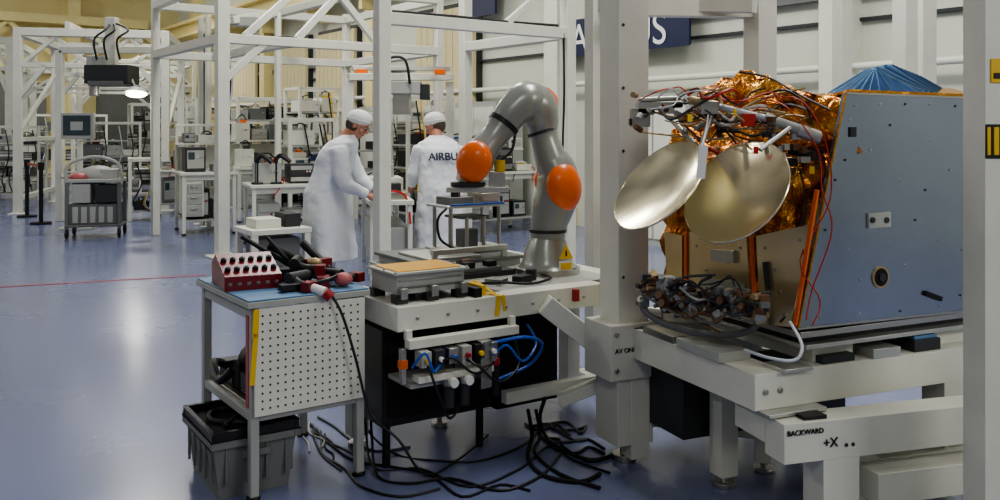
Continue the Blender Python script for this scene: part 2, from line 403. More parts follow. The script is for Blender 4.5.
for px,Y in ((201,15.2),(208,14.8)): 
    c=W(px,130,Y); b.cyl((c.x,Y,0),(c.x,Y,3.5),.05,white); b.cyl((c.x,Y,0),(c.x,Y,.02),.12,white)
c=W(205,130,15); b.cyl((c.x,15,0),(c.x,15,3.2),.025,black)
b.obj('utility_pole')
b=MB(); b.beam(W(232,20,12.6),W(278,12,13.5),.06,.1,white); b.box(W(245,22,12.8),(.35,.2,.12),lgrey); b.box(W(245,25.5,12.8),(.3,.16,.01),lampm)
c=W(278,12,13.5); b.cyl((c.x,c.y,0),(c.x,c.y,c.z),.05,white); b.obj('work_light')
p=W(382,130,8.6); F2=Fr(p.x,p.y,37); LW=2.36
b=MB()
for x,y in ((0,0),(LW,0),(LW,2.0)):
    c=F2.w(x,y); b.box((c.x,c.y,1.65),(.13,.13,3.3),white,F2.yaw); b.box((c.x,c.y,.012),(.28,.28,.024),white,F2.yaw)
z=H+112*8.6/900
b.beam(F2.w(0,0,z),F2.w(LW,0,z),.1,.12,white)
b.beam(F2.w(LW,0,z),F2.w(LW,2.0,z),.1,.12,white)
b.beam(F2.w(0,0,3.2),F2.w(LW,0,3.2),.1,.12,white)
b.beam(F2.w(1.5,0,z+.06),F2.w(2.05,0,3.15),.07,.07,white)
b.tube([F2.w(0.1,-.02,z+.07),F2.w(.8,-.02,z+.075),F2.w(1.6,-.02,z+.07),F2.w(2.2,-.02,z+.08)],.015,dgrey)
b.tube([F2.w(LW-.1,-.04,z),F2.w(LW-.1,-.05,2.0),F2.w(LW-.12,-.05,1.4),F2.w(LW-.1,-.04,.6)],.012,black)
b.obj('steel_portal_frame',bevel=.008)
b=MB(); Yo=11.6
b.beam(W(348,77,Yo),W(452,77,Yo+.5),.16,.09,white); b.beam(W(352,68,Yo+.4),W(450,69,Yo+.9),.06,.06,alu)
for px in(362,440): b.box(W(px,72,Yo+.15),(.14,.16,.07),orange)
b.box(W(402,88,Yo+.2),(.5,.3,.16),lgrey); b.box(W(402,103,Yo+.2),(.22,.22,.3),steel); b.box(W(425,92,Yo+.2),(.12,.2,.2),dgrey)
b.tube([W(380,70,Yo),W(390,58,Yo),W(405,60,Yo),W(410,84,Yo)],.018,black)
for px in(350,450):
    c=W(px,130,Yo+(.02 if px<400 else .5)); b.box((c.x,c.y,1.12),(.1,.1,2.25),white)
b.obj('linear_stage',bevel=.006)
b=MB(); bx=Fr(-1.16,9.6,12)
for x in(-.2,.2):
    for y in(0,1.5): 
        c=bx.w(x,y); b.box((c.x,c.y,.4),(.05,.05,.8),white,bx.yaw)
def fb(b,fr,lo,hi,m):
    c=fr.w((lo[0]+hi[0])/2,(lo[1]+hi[1])/2,(lo[2]+hi[2])/2); b.box(c,[abs(h-l) for l,h in zip(lo,hi)],m,fr.yaw)
fb(b,bx,(-.24,-.05,.8),(.24,1.55,.85),white); fb(b,bx,(-.2,.05,.2),(.2,1.4,.55),lgrey)
fb(b,bx,(-.18,.1,.85),(.18,.5,.93),steel); fb(b,bx,(-.1,.15,.93),(.12,.35,1.02),dgrey); fb(b,bx,(-.2,.7,.85),(.2,1.3,1.05),white); fb(b,bx,(-.1,.8,1.05),(.1,1.1,1.2),alu)
b.tube([bx.w(-.2,.1,.9),bx.w(-.1,-.02,.95),bx.w(.15,.05,.9),bx.w(.2,-.07,.6)],.012,redcable)
b.obj('assembly_bench',bevel=.005)
b=MB(); g=G(250,302); f=Fr(g.x,g.y+.15,34)
for x in(0,.52):
    for y in(0,.45): fb(b,f,(x-.03,y-.03,0),(x+.03,y+.03,.62),white)
fb(b,f,(-.04,-.04,.60),(.56,.5,.65),white); fb(b,f,(0,.0,.25),(.52,.45,.28),lgrey); fb(b,f,(.05,.05,.28),(.47,.4,.55),greyp)
fb(b,f,(.05,.1,.65),(.3,.4,.74),white); fb(b,f,(.34,.1,.65),(.5,.4,.78),dgrey)
b.obj('low_equipment_bench',bevel=.004)

# ============================================================ WORKERS
def person(name,loc,yaw,lean,hip=.95,head_yaw=0,head_pitch=25,arms=None,txt=None,height=1.0,glasses=False,fat=1.12):
    root=empty(name,loc,yaw); root.scale=(height*1.0,)*3
    tl=math.tan(math.radians(lean))
    def sx(z): 
        k=max(0,z-hip); return k*tl*(0.6+.5*k)
    b=MB(); rings=[]
    for z,hw,hd,off in ((.27,.27,.25,.02),(.45,.26,.235,.015),(.7,.245,.215,0),(.95,.22,.19,-.01),(1.12,.205,.17,0),(1.25,.215,.17,-.01),(1.36,.22,.16,-.01),(1.43,.20,.13,0),(1.475,.12,.09,.01),(1.5,.075,.07,.02)):
        # vertical drape folds grow towards the hem
        fold=.022*max(0,(1.0-z))
        rings.append([V((sx(z)+off+(hd*fat+fold*math.sin(7*a))*math.cos(a),(hw*fat+fold*math.sin(7*a))*math.sin(a),z)) for a in [2*math.pi*k/48 for k in range(48)]])
    b.loft(rings,coatm)
    sh=1.38
    wr=[]
    for i,sd in enumerate((1,-1)):
        S=V((sx(sh),sd*.19,sh)); E,Wp=V(arms[i][0]),V(arms[i][1]); wr.append((E,Wp))
        b.tube([S,S+(E-S)*.15,(S+E)/2,E,(E+Wp)/2,Wp],[.09,.095,.082,.073,.064,.056],coatm,14,5)
    b.tube([V((sx(1.5)+.02+.075*math.cos(a),.08*math.sin(a),1.5)) for a in [2*math.pi*k/12 for k in range(13)]],.016,coatm,8,2)
    o=b.obj('lab_coat',parent=root)
    rm=o.modifiers.new('r','REMESH'); rm.mode='VOXEL'; rm.voxel_size=.013; rm.use_smooth_shade=True
    sm=o.modifiers.new('s','SMOOTH'); sm.iterations=3; sm.factor=.5
    tx=bpy.data.textures.get('folds') or bpy.data.textures.new('folds','CLOUDS'); tx.noise_scale=.16
    dm=o.modifiers.new('d','DISPLACE'); dm.texture=tx; dm.strength=.035; dm.mid_level=.5
    b=MB()
    for sd in(1,-1):
        b.tube([(0,sd*.09,.85),(.015,sd*.1,.5),(0,sd*.1,.12)],[.095,.07,.06],coatm,14)
    b.obj('trousers',parent=root)
    b=MB()
    for sd in(1,-1):
        b.sph((.04,sd*.1,.05),.05,shoem,(2.6,1,1)); b.sph((-.02,sd*.1,.08),.06,shoem,(1,.9,1.2)); b.box((.04,sd*.1,.008),(.24,.085,.016),shoem)
    b.obj('shoes',parent=root)
    hc=V((sx(1.5)+.04+.05*lean/15,0,1.635-.014*lean/10))
    hr=empty('head',(hc.x,hc.y,hc.z)); hr.parent=root; hr.rotation_euler=(0,math.radians(head_pitch),math.radians(head_yaw)); hr.rotation_mode='XYZ'; hr.scale=(1.08,)*3
    b=MB()
    b.sph((0,0,.03),.1,skin,(.98,.77,1.0),20,14); b.sph((.025,0,-.045),.07,skin,(.95,.8,1.05),18,12); b.sph((.06,0,-.085),.028,skin,(1,1.1,.8))
    b.tube([(.088,0,.02),(.108,0,-.015),(.113,0,-.032)],[.009,.013,.014],skin,10); b.sph((.098,0,-.034),.014,skin,(1,1.5,.7))
    b.sph((.078,0,.028),.02,skin,(.8,3,.6))
    for sd in(1,-1): b.sph((-.005,sd*.08,-.005),.03,skin,(.7,.35,1.1)); b.sph((.062,sd*.04,-.03),.022,skin)
    ho=b.obj('face',parent=hr); rm=ho.modifiers.new('r','REMESH'); rm.mode='VOXEL'; rm.voxel_size=.006; rm.use_smooth_shade=True; sm=ho.modifiers.new('s','SMOOTH'); sm.iterations=3
    b=MB()
    for sd in(1,-1):
        b.sph((.082,sd*.033,.006),.012,signw,(.6,1.2,.8)); b.sph((.089,sd*.033,.005),.006,darkw)
        b.tube([(.092,sd*.015,.028),(.09,sd*.035,.033),(.078,sd*.055,.027)],.004,hairm,6)
        if glasses:
            b.tube([V((.1,sd*.034+.024*math.cos(a),.004+.018*math.sin(a))) for a in [2*math.pi*k/10 for k in range(11)]],.002,black,5,2); b.tube([(.098,sd*.058,.008),(.05,sd*.082,.01),(0,sd*.085,.01)],.002,black,5,2)
    b.tube([(.088,-.024,-.062),(.097,0,-.06),(.088,.024,-.062)],[.004,.006,.004],lips,8)
    b.sph((-.03,0,-.005),.092,hairm,(.95,.88,1.0)); b.obj('facial_features',parent=hr)
    b=MB(); b.sph((-.018,0,.055),.108,capm,(1.08,.9,.82),22,12,Matrix.Rotation(-.35,3,'Y'))
    b.tube([V((-.018+.108*math.cos(a),.093*math.sin(a),.045+.03*math.cos(a))) for a in [2*math.pi*k/16 for k in range(17)]],.008,capm,8,2)
    b.obj('hair_net',parent=hr)
    b=MB(); b.tube([(sx(1.45),0,1.44),(sx(1.5)+.01,0,1.52),tuple(hc+V((-.01,0,-.03)))],[.062,.058,.056],skin,16); b.obj('neck',parent=root)
    b=MB()
    for i,sd in enumerate((1,-1)):
        E,Wp=wr[i]; d=(Wp-E).normalized(); s_=V((0,1,0))*sd; s_=(s_-d*s_.dot(d)).normalized(); nrm=d.cross(s_).normalized()
        if nrm.z>0: nrm=-nrm
        b.tube([Wp-d*.03,Wp+d*.02,Wp+d*.05,Wp+d*.095],[.028,.028,.036,.03],skin,12)
        for k,L in enumerate((.068,.078,.074,.058)):
            o_=s_*(-.03+.02*k); p0=Wp+d*.08+o_
            b.tube([p0,p0+d*(L*.45),p0+d*(L*.8)+nrm*.018,p0+d*L*.9+nrm*.04],[.0095,.009,.0085,.007],skin,8,3)
        p0=Wp+d*.03-s_*.025
        b.tube([p0,p0+d*.03-s_*.022+nrm*.01,p0+d*.06-s_*.026+nrm*.025],[.013,.011,.009],skin,8,3)
    b.obj('hands',parent=root)
    if txt:
        text(txt,.12,navy,root,textM((sx(1.27)-.228,0,1.28),(0,-1,0),(math.sin(math.radians(lean)),0,1)),name='coat_lettering',ext=.012)
    return root
c=W(331,130,9.25)
person('technician',(c.x-.04,c.y,0),math.radians(0),22,head_pitch=30,head_yaw=-6,arms=[((.30,.25,1.06),(.44,.16,.94)),((.22,-.25,1.04),(.42,-.16,.92))],txt='AIRBUS',glasses=True,height=1.03)
c=W(441,130,10.0)
person('technician',(c.x,c.y,0),math.radians(112),15,head_yaw=42,head_pitch=24,arms=[((.16,.27,1.08),(.38,.22,.96)),((.16,-.25,1.08),(.38,-.10,.96))],txt='AIRBUS',height=1.02)

# ============================================================ TOOL CART
C=Fr(-1.07,3.86,35)
root=empty('tool_cart',tuple(C.o),C.yaw)
cw,cd,ct=.54,.70,.87
b=MB(); lw=.04
for x in(lw/2,cw-lw/2):
    for y in(lw/2,cd-lw/2): b.box((x,y,ct/2),(lw,lw,ct-.03),lgrey); b.cyl((x,y,0),(x,y,.02),.03,black,12)
for z in(.36,.80):
    for x in(lw/2,cw-lw/2): b.box((x,cd/2,z),(lw*.8,cd-2*lw,lw),lgrey)
    for y in(lw/2,cd-lw/2): b.box((cw/2,y,z),(cw-2*lw,lw*.8,lw),lgrey)
b.b2((.03,.03,.38),(cw-.03,cd-.03,.395),steel)
b.obj('frame',parent=root,bevel=.004)
b=MB(); b.b2((-.02,-.02,ct-.035),(cw+.02,cd+.02,ct-.008),lgrey); b.b2((-.015,-.015,ct-.008),(cw+.015,cd+.015,ct),bluem); b.obj('table_top',parent=root,bevel=.003)
b=MB(); b.b2((.012,-.022,.37),(cw-.01,-.006,.83),white)
nx,nz=14,13
for i in range(nx):
    for j in range(nz):
        x=.045+i*(cw-.09)/(nx-1); z=.40+j*.40/(nz-1)
        b.cyl((x,-.0225,z),(x,-.0215,z),.0052,dgrey,8)
b.obj('perforated_panel',parent=root)
b=MB(); b.b2((-.004,.02,.40),(0.0,.05,.8),redline)
for k in range(5): b.b2((.06,.12+.1*k,.40),(.3,.2+.1*k,.46+.03*(k%3)),[black,dgrey,blackm][k%3])
b.sph((.15,.35,.52),.08,black,(1,1.2,1)); b.tube([(.02,.3,.5),(-.02,.35,.45),(.0,.5,.5),(.1,.55,.45)],.02,black)
b.obj('shelf_contents',parent=root)
b=MB(); b.box((.014,-.026,.77),(.026,.004,.12),yellow,Matrix.Rotation(.05,3,'Y')); b.box((.006,-.026,.62),(.022,.004,.22),yellow,Matrix.Rotation(.08,3,'Y')); b.obj('yellow_strap',parent=root)
def onC(x,y,z=0): return C.w(x,y,ct+z)
b=MB(); f=Fr(*C.w(.12,.40)[:2],28)
prof=[(-.16,0),(.15,0),(.15,.10),(.07,.14),(-.16,.065)]
P=[f.w(-.13,y,ct+z) for y,z in prof]; b.prism(P,f.B*.26,maroon)
for r_ in range(2):
    for k in range(6):
        y=-.10+.095*r_; z=.085+.03*r_
        c=f.w(-.105+.042*k,y,ct+z); n_=(V((0,0,1))-f.A*.35).normalized(); b.cyl(c-n_*.015,c+n_*.016,.014,black,12); b.cyl(c+n_*.016,c+n_*.02,.007,dgrey,10)
for k in range(6): c=f.w(-.105+.042*k,-.161,ct+.03); b.box(c,(.018,.004,.014),greyp,f.yaw)
b.obj('connector_test_box',bevel=.004)
b=MB()
def drill(o,yaw,s=1,m=black):
    fr=Fr(o.x,o.y,yaw); z=o.z
    b.cyl(fr.w(-.08*s,0,z+.05),fr.w(.06*s,0,z+.05),.028*s,m,14); b.cyl(fr.w(.06*s,0,z+.05),fr.w(.12*s,0,z+.05),.018*s,steel,12); b.cyl(fr.w(.12*s,0,z+.05),fr.w(.19*s,0,z+.05),.006*s,steel,8)
    b.tube([fr.w(-.05*s,0,z+.05),fr.w(-.06*s,-.05,z+.03),fr.w(-.07*s,-.1,z+.025)],[.02,.019,.022],m,10); b.box(fr.w(-.075*s,-.12,z+.025),(.06,.05,.045),maroon,fr.yaw)
drill(onC(.38,.36),120); drill(onC(.30,.18),60,1.0,dgrey); drill(onC(.44,.18),150,1.0); drill(onC(.33,.30,.05),95,1.0,black)
b.tube([onC(.47,.55,.02),onC(.36,.50,.09),onC(.28,.56,.20)],[.012,.014,.009],black,10)
b.cyl(onC(.40,.50,.04),onC(.18,.64,.20),.012,black); b.cyl(onC(.46,.42,.05),onC(.30,.58,.15),.018,blackm); b.cyl(onC(.50,.30,.05),onC(.42,.44,.17),.02,black)
b.sph(onC(.47,.08,.035),.045,pink,(1,.9,.7)); b.box(onC(.30,.42,.03),(.14,.1,.06),dgrey,.3); b.box(onC(.45,.32,.08),(.12,.07,.05),maroon,.9); b.sph(onC(.40,.25,.1),.03,tan,(1.2,.8,.7))
b.box(onC(.22,.1,.02),(.1,.05,.03),black,.6); b.box(onC(.38,.1,.03),(.06,.09,.05),maroon,.2); b.tube([onC(.2,.2,.02),onC(.28,.08,.03),onC(.4,.05,.05),onC(.5,.2,.06),onC(.42,.4,.06)],.008,black)
b.obj('hand_tool_pile',bevel=.003)
b=MB(); c=C.w(.29,.03,ct+.02); b.cyl(c,C.w(.33,-.035,ct+.005),.022,signw,14); b.cyl(C.w(.33,-.035,ct+.005),C.w(.35,-.05,ct-.02),.024,red,14); b.cyl(C.w(.27,.05,ct+.03),c,.026,red,14)
b.tube([C.w(.35,-.04,ct-.0),C.w(.40,-.06,ct-.1),C.w(.46,-.07,ct-.3),C.w(.52,-.1,ct-.55),C.w(.62,-.18,.2),C.w(.75,-.2,.02),C.w(1.0,-.1,.012),C.w(1.3,.1,.012)],.006,black,8)
b.obj('power_plug')
f=Fr(*C.w(.06,.31)[:2],33)
root=empty('storage_crate',tuple(f.o),f.yaw)
def tote(b,z0,w,d,h,m):
    t=.012
    for sx,sy in((1,0),(-1,0),(0,1),(0,-1)):
        if sx: 
            P=[(sx*(w/2-.03),-d/2+.03,z0),(sx*(w/2-.03),d/2-.03,z0),(sx*w/2,d/2,z0+h),(sx*w/2,-d/2,z0+h)]; b.prism(P,(-sx*t,0,0),m)
            for k in range(5): b.b2((sx*(w/2-.012),-d*.4+k*d*.2,z0+.06),(sx*(w/2-.0),-d*.4+k*d*.2+.01,z0+h-.03),m)
        else:
            P=[(-w/2+.03,sy*(d/2-.03),z0),(w/2-.03,sy*(d/2-.03),z0),(w/2,sy*d/2,z0+h),(-w/2,sy*d/2,z0+h)]; b.prism(P,(0,-sy*t,0),m)
            for k in range(4): b.b2((-w*.36+k*w*.24,sy*(d/2-.012),z0+.06),(-w*.36+k*w*.24+.01,sy*d/2,z0+h-.03),m)
    b.b2((-w/2+.03,-d/2+.03,z0),(w/2-.03,d/2-.03,z0+t),m)
    for sy in(1,-1): b.b2((-w/2-.015,sy*d/2-.015,z0+h-.03),(w/2+.015,sy*d/2+.015,z0+h),m)
    for sx in(1,-1): b.b2((sx*w/2-.015,-d/2-.015,z0+h-.03),(sx*w/2+.015,d/2+.015,z0+h),m)
    b.b2((-.06,-d/2-.02,z0+h-.085),(.06,-d/2-.004,z0+h-.055),m)
b=MB(); tote(b,0,.37,.47,.26,crate); b.obj('tote',parent=root,bevel=.003)
b=MB(); w,d=.39,.49
b.b2((-w/2,-d/2,.26),(w/2,-d/2+.02,.30),black);b.b2((-w/2,d/2-.02,.26),(w/2,d/2,.30),black);b.b2((-w/2,-d/2,.26),(-w/2+.02,d/2,.30),black);b.b2((w/2-.02,-d/2,.26),(w/2,d/2,.30),black)
b.b2((-w/2+.02,-d/2+.02,.26),(w/2-.02,d/2-.02,.268),blackm)
b.tube([(-.1,-.1,.28),(0,.0,.29),(.05,.12,.28),(-.08,.15,.28),(-.12,0,.28),(.05,-.12,.28)],.012,dgrey)
b.obj('lid_tray',parent=root,bevel=.003)

# ============================================================ ROBOT TABLE
T=Fr(-.46,4.04,33)
root=empty('robot_work_table',tuple(T.o),T.yaw)
b=MB()
b.b2((0,0,.69),(1.20,.12,.80),white); b.b2((0,.12,.69),(.12,.62,.80),white); b.b2((1.38,.0,.69),(1.5,1.4,.80),white)
b.b2((.5,.5,.72),(.62,1.4,.80),white); b.b2((.62,1.28,.70),(1.38,1.4,.80),white)
b.b2((.62,.12,.77),(1.5,.9,.80),lgrey); b.b2((.12,.1,.78),(.62,.5,.80),greyp); b.b2((.5,.9,.78),(1.4,1.4,.80),lgrey)
for x,y in((.56,.62),(1.44,.62),(.56,1.34),(1.44,1.34),(.06,.58)):
    b.box((x,y,.38),(.09,.09,.64),white); b.cyl((x,y,0),(x,y,.08),.016,steel,10); b.cyl((x,y,0),(x,y,.025),.045,steel,16)
b.box((1.0,-.01,.76),(.03,.03,.06),red)
for k in range(7): b.cyl((.1+.16*k,.0,.745),(.1+.16*k,-.008,.745),.009,steel,8)
# yellow tape over the front edge
b.box((.535,-.003,.755),(.025,.006,.10),yellow,Matrix.Rotation(.12,3,'Y')); b.box((.57,-.003,.765),(.02,.006,.08),yellow,Matrix.Rotation(-.2,3,'Y')); b.box((.54,.05,.802),(.03,.12,.004),yellow)
b.b2((.62,.05,.25),(1.3,.1,.31),white)
b.obj('frame',parent=root,bevel=.005)
b=MB(); b.b2((.02,.2,.2),(.62,.55,.66),black); b.b2((.05,.19,.24),(.59,.2,.62),blackm)
for x in(.06,.58): b.cyl((x,.24,0),(x,.24,.2),.02,black,8)
b.obj('black_control_box',parent=root,bevel=.004)
b=MB(); b.b2((.72,.3,.14),(1.12,.62,.60),blackm); b.obj('black_cabinet',parent=root,bevel=.01)
b=MB(); b.b2((.55,.78,.80),(1.2,1.36,.84),lgrey); b.b2((.53,.76,.84),(1.22,1.38,.86),greyp); b.b2((.6,.82,.86),(.95,1.2,.875),alu)
b.b2((.62,.5,.80),(.98,.72,.83),dgrey); b.b2((.64,.52,.83),(.9,.7,.85),greyp)
b.b2((.60,.76,.90),(1.1,.80,.93),alu); b.b2((.68,.54,.85),(.74,.6,.88),black); b.b2((.82,.54,.85),(.88,.6,.88),black)
for x in(.62,1.08): b.b2((x-.015,.765,.86),(x+.015,.795,.90),alu)
b.box((.75,.66,.865),(.06,.05,.03),brown); b.cyl((.94,.3,.8),(.94,.3,.86),.03,dgrey,14); b.box((.85,.25,.82),(.1,.06,.04),black,.3); b.box((.72,.3,.815),(.08,.1,.03),steel,.5)
b.tube([(.62,.3,.81),(.7,.22,.82),(.85,.16,.81),(1.0,.2,.82),(1.05,.4,.81)],.008,black,6)
b.obj('raised_plate',parent=root,bevel=.003)
b=MB(); b.beam((.80,-.01,.74),(1.26,-.22,.34),.12,.10,white); b.beam((.9,.0,.24),(1.2,-.2,.38),.08,.06,white); b.obj('brace',parent=root,bevel=.004)
root=empty('test_unit_housing',tuple(T.w(0,0,.80)),T.yaw)
b=MB(); b.b2((.04,.09,.04),(.40,.36,.13),lgrey); b.b2((.02,.07,.13),(.42,.38,.142),lgrey); b.b2((.05,.1,.142),(.39,.35,.147),copper)
for x in(.06,.22,.38):
    for y in(.1,.34): b.b2((x-.03,y-.03,0),(x+.03,y+.03,.04),dgrey); b.box((x,.06,.05),(.035,.03,.05),steel)
for x in(.03,.41): 
    for y in (.08,.2,.37): b.cyl((x,y,.142),(x,y,.15),.007,steel,8)
b.b2((.05,.085,.065),(.39,.092,.075),greyp); b.b2((.05,.085,.1),(.39,.092,.11),steel)
b.b2((.47,.05,.0),(.50,.18,.05),yellow); b.beam((.53,.02,.01),(.50,.16,.06),.02,.004,yellow); b.b2((.42,.02,.0),(.46,.1,.045),black)
b.obj('housing',parent=root,bevel=.003)
root=empty('pneumatic_manifold',tuple(T.w(0,0,0)),T.yaw)
b=MB(); b.b2((.03,-.06,.62),(.62,-.01,.66),white); b.b2((.03,-.03,.655),(.06,.0,.70),white); b.b2((.59,-.03,.655),(.62,.0,.70),white)
b.b2((.06,-.09,.47),(.46,-.03,.50),white)
for k in range(6):
    x=.07+.07*k; m_=[lgrey,dgrey,steel,lgrey,black,steel][k]
    b.b2((x,-.1,.54-.02*(k%2)),(x+.05,-.03,.61),m_); b.cyl((x+.025,-.12,.57),(x+.025,-.1,.57),.012,[yellow,signw,hose,red,yellow,signw][k],12)
b.b2((.04,-.05,.44),(.5,.18,.46),lgrey)
for x in(.22,.30): b.cyl((x,-.08,.44),(x,-.08,.34),.026,dgrey,14); b.cyl((x,-.08,.47),(x,-.08,.44),.03,steel,14); b.cyl((x,-.11,.46),(x,-.135,.46),.022,signw,14)
b.b2((.38,-.1,.40),(.44,-.04,.62),steel); b.b2((.005,-.03,.46),(.03,.0,.62),steel); b.b2((.0,-.035,.53),(.035,.0,.57),orange)
b.cyl((.47,-.08,.35),(.47,-.08,.5),.018,black,12); b.cyl((.47,-.08,.5),(.47,-.08,.53),.022,red,12)
for k,(x0,x1,z) in enumerate(((.45,.72,.60),(.30,.62,.52),(.1,.28,.40),(.02,.2,.62),(.16,.5,.58))):
    b.tube([(x0,-.1,.55),(x0+.04,-.15,z),((x0+x1)/2,-.14,z-.09),(x1,-.06,z-.04),(x1,.02,.64)],.006,[hose,black,black,hose,black][k],8)
b.tube([(.44,-.08,.6),(.6,-.13,.62),(.74,-.08,.56),(.70,-.04,.46),(.5,-.06,.42)],.008,hose,8)
b.obj('manifold',parent=root,bevel=.002)

# ============================================================ ROBOT ARM
root=empty('robot_arm',tuple(T.w(1.17,.47,.80))); ro=root.location
bY=T.w(1.17,.47).y; S=bY/F
def Q(px,py,dy=0): 
    p=W(px,py,bY+dy); return p-ro
b=MB()
def rad(v): return v*S
b.tube([(0,0,.0),(0,0,.03)],[rad(33),rad(33)],steel,28,1)
b.tube([(0,0,.03),Q(547,262),Q(547,250),Q(548,238)],[rad(30),rad(26),rad(22),rad(18)],robg,28,6)
b.tube([Q(548,240),Q(549,225),Q(553,208),Q(558,190),Q(557,172),Q(551,160)],[rad(17),rad(18),rad(21),rad(22),rad(20),rad(17)],robg,28,6)
b.tube([Q(553,165),Q(548,150),Q(544,135),Q(542,120),Q(537,106,-.02),Q(527,99,-.03)],[rad(17),rad(15),rad(14),rad(17),rad(20),rad(19)],robg,28,6)
b.tube([Q(540,108,-.03),Q(527,101,-.06),Q(514,110,-.09),Q(505,122,-.10)],[rad(14),rad(20),rad(17),rad(15.5)],robg,28,6)
b.tube([Q(505,122,-.10),Q(502,126,-.105)],[rad(16.2),rad(16)],black,28,1)
b.tube([Q(502,126,-.105),Q(493,138,-.13),Q(483,150,-.15),Q(476,161,-.16),Q(470,170,-.17)],[rad(15),rad(13),rad(15),rad(17),rad(13)],robg,28,6)
b.tube([Q(543,133,0),Q(542,130,0)],[rad(15.4),rad(15.4)],dgrey,28,1)
b.tube([Q(548,232),Q(548,229)],[rad(18.7),rad(18.7)],dgrey,28,1)
b.obj('arm_links',parent=root,loc=(0,0,0))
b=MB()
def cap(c,nrm,r,sc=(1,1,.62),tilt=0):
    n_=V(nrm).normalized(); u=V((0,0,1)); x=u.cross(n_).normalized(); y=n_.cross(x)
    R3=Matrix((x,y,n_)).transposed()@Matrix.Rotation(tilt,3,'Z'); b.sph(c,r,orange,sc,24,14,R3)
cap(Q(564,187,-.07),(.45,-1,.05),rad(22),(.85,1.12,.6),.1)
cap(Q(552,180,.08),(-.3,1,0),rad(19))
cap(Q(474,162,-.23),(-.3,-1,0),rad(19),(.92,1.1,.6),-.3)
cap(Q(541,104,.05),(.4,1,0),rad(18))
b.obj('joint_caps',parent=root,loc=(0,0,0))
b=MB()
b.cyl(Q(470,170,-.17),Q(468,182,-.17),rad(12),steel,20); b.cyl(Q(468,182,-.17),Q(468,186,-.17),rad(17),dgrey,24)
b.box(Q(478,189,-.15),(rad(60),.16,rad(5)),alu); b.box(Q(497,180,-.12),(rad(16),.1,rad(16)),steel); b.box(Q(455,192,-.17),(.04,.1,.05),dgrey)
b.cyl(Q(500,172,-.12),Q(500,160,-.12),rad(5),yellow,12)
b.tube([Q(500,160,-.12),Q(512,150,-.1),Q(517,128,-.05),Q(530,118,-.02)],rad(1.6),black,6)
b.obj('tool_flange',parent=root,loc=(0,0,0),bevel=.002)
b=MB()
n_=V((.35,-1,0)).normalized(); rx=V((1,.35,0)).normalized()
c=V((rad(17),-rad(25.5),.13))
tri=[c+rx*-.042+V((0,0,-.035)),c+rx*.042+V((0,0,-.035)),c+V((0,.006,.045))]
b.prism(tri,-n_*-.004,yellow); c2=c+V((0,0,-.075)); b.box(c2,(.08,.004,.055),signw,math.atan2(.35,1)); b.box(c2+n_*.003,(.065,.003,.035),yellow,math.atan2(.35,1)); b.box(c+n_*.005+V((0,0,-.005)),(.008,.003,.03),black,math.atan2(.35,1))
b.obj('warning_label',parent=root,loc=(0,0,0))
f=Fr(*T.w(1.02,1.1)[:2],33); root=empty('docking_fixture',tuple(f.w(0,0,.875)),f.yaw)
b=MB(); b.b2((-.22,-.13,0),(.22,.13,.015),alu)
for x in(-.17,-.06,.06,.17):
    for y in(-.1,.1): b.cyl((x,y,.01),(x,y,.26 if abs(x)>.1 else .2),.012,steel,10)
b.b2((-.21,-.13,.26),(.21,.13,.275),alu); b.b2((-.1,-.1,.19),(.1,.1,.205),greyp); b.b2((-.19,-.135,.275),(.19,-.125,.285),hose); b.b2((-.16,-.08,.275),(.0,.1,.32),greyp); b.b2((.05,-.1,.275),(.18,.08,.34),steel)
b.cyl((.1,-.02,.34),(.1,-.02,.38),.04,dgrey,16); b.cyl((-.08,0,.32),(-.08,0,.35),.03,red,12)
b.b2((-.05,-.05,.015),(.05,.05,.12),greyp)
b.tube([(-.2,-.1,.26),(-.27,-.12,.2),(-.24,-.1,.08),(-.15,-.12,.02)],.008,black)
b.obj('fixture',parent=root,bevel=.002)

# ============================================================ MAIN FRAME COLUMNS (right)
b=MB()
c1=W(624,130,4.38)
K=Fr(c1.x,c1.y,25)
def kb(lo,hi,m=white): fb(b,K,lo,hi,m)
kb((-.085,-.085,.12),(.085,.085,3.4)); kb((-.15,-.12,.42),(.12,.12,.68)); kb((-.1,-.1,.1),(.1,.1,.45))
kb((.085,-.03,3.0),(1.5,.06,3.2))
for z in(.47,.64): 
    for x in(-.12,.09): cc=K.w(x,-.12,z); b.cyl(cc,cc-K.A*.012,.012,steel,10)
for z in [.9+.3*k for k in range(9)]: cc=K.w(-.06,-.086,z); b.cyl(cc,cc-K.A*.004,.008,dgrey,8)
cc=K.w(0,0,0); b.cyl(cc,cc+V((0,0,.12)),.02,steel,12); b.cyl(cc,cc+V((0,0,.03)),.06,steel,18)
p2=W(596,130,5.9); b.box((p2.x,p2.y,1.7),(.11,.11,3.4),white,K.yaw); b.box((p2.x,p2.y,.01),(.2,.2,.02),white,K.yaw)
b.beam((p2.x,p2.y,2.42),W(755,6,5.3),.09,.08,white); 
p3=W(760,130,5.5); b.box((p3.x,p3.y,1.7),(.14,.14,3.4),white,K.yaw); b.beam(W(640,8,5.5),W(760,10,5.5),.1,.1,white)
kt=b.obj('steel_gantry_frame',loc=(0,0,0),bevel=.006)
text('AV ONLY',.032,black,kt,textM(tuple(K.w(-.06,-.123,.56)),tuple(K.B)))
for px,Y,w in ((842,6.6,.1),(905,7.0,.13),(922,7.6,.16)):
    b=MB(); c=W(px,130,Y); b.box((c.x,c.y,1.8),(w,w,3.6),white,.4); b.box((c.x,c.y,.01),(w*2,w*2,.02),white,.4)
    b.obj('steel_column',bevel=.005)
c=W(985,130,3.15); b=MB(); N=Fr(c.x,c.y,8)
fb(b,N,(0,0,0),(.3,.12,3.2),white); fb(b,N,(-.03,-.03,0),(.33,.15,.03),white)
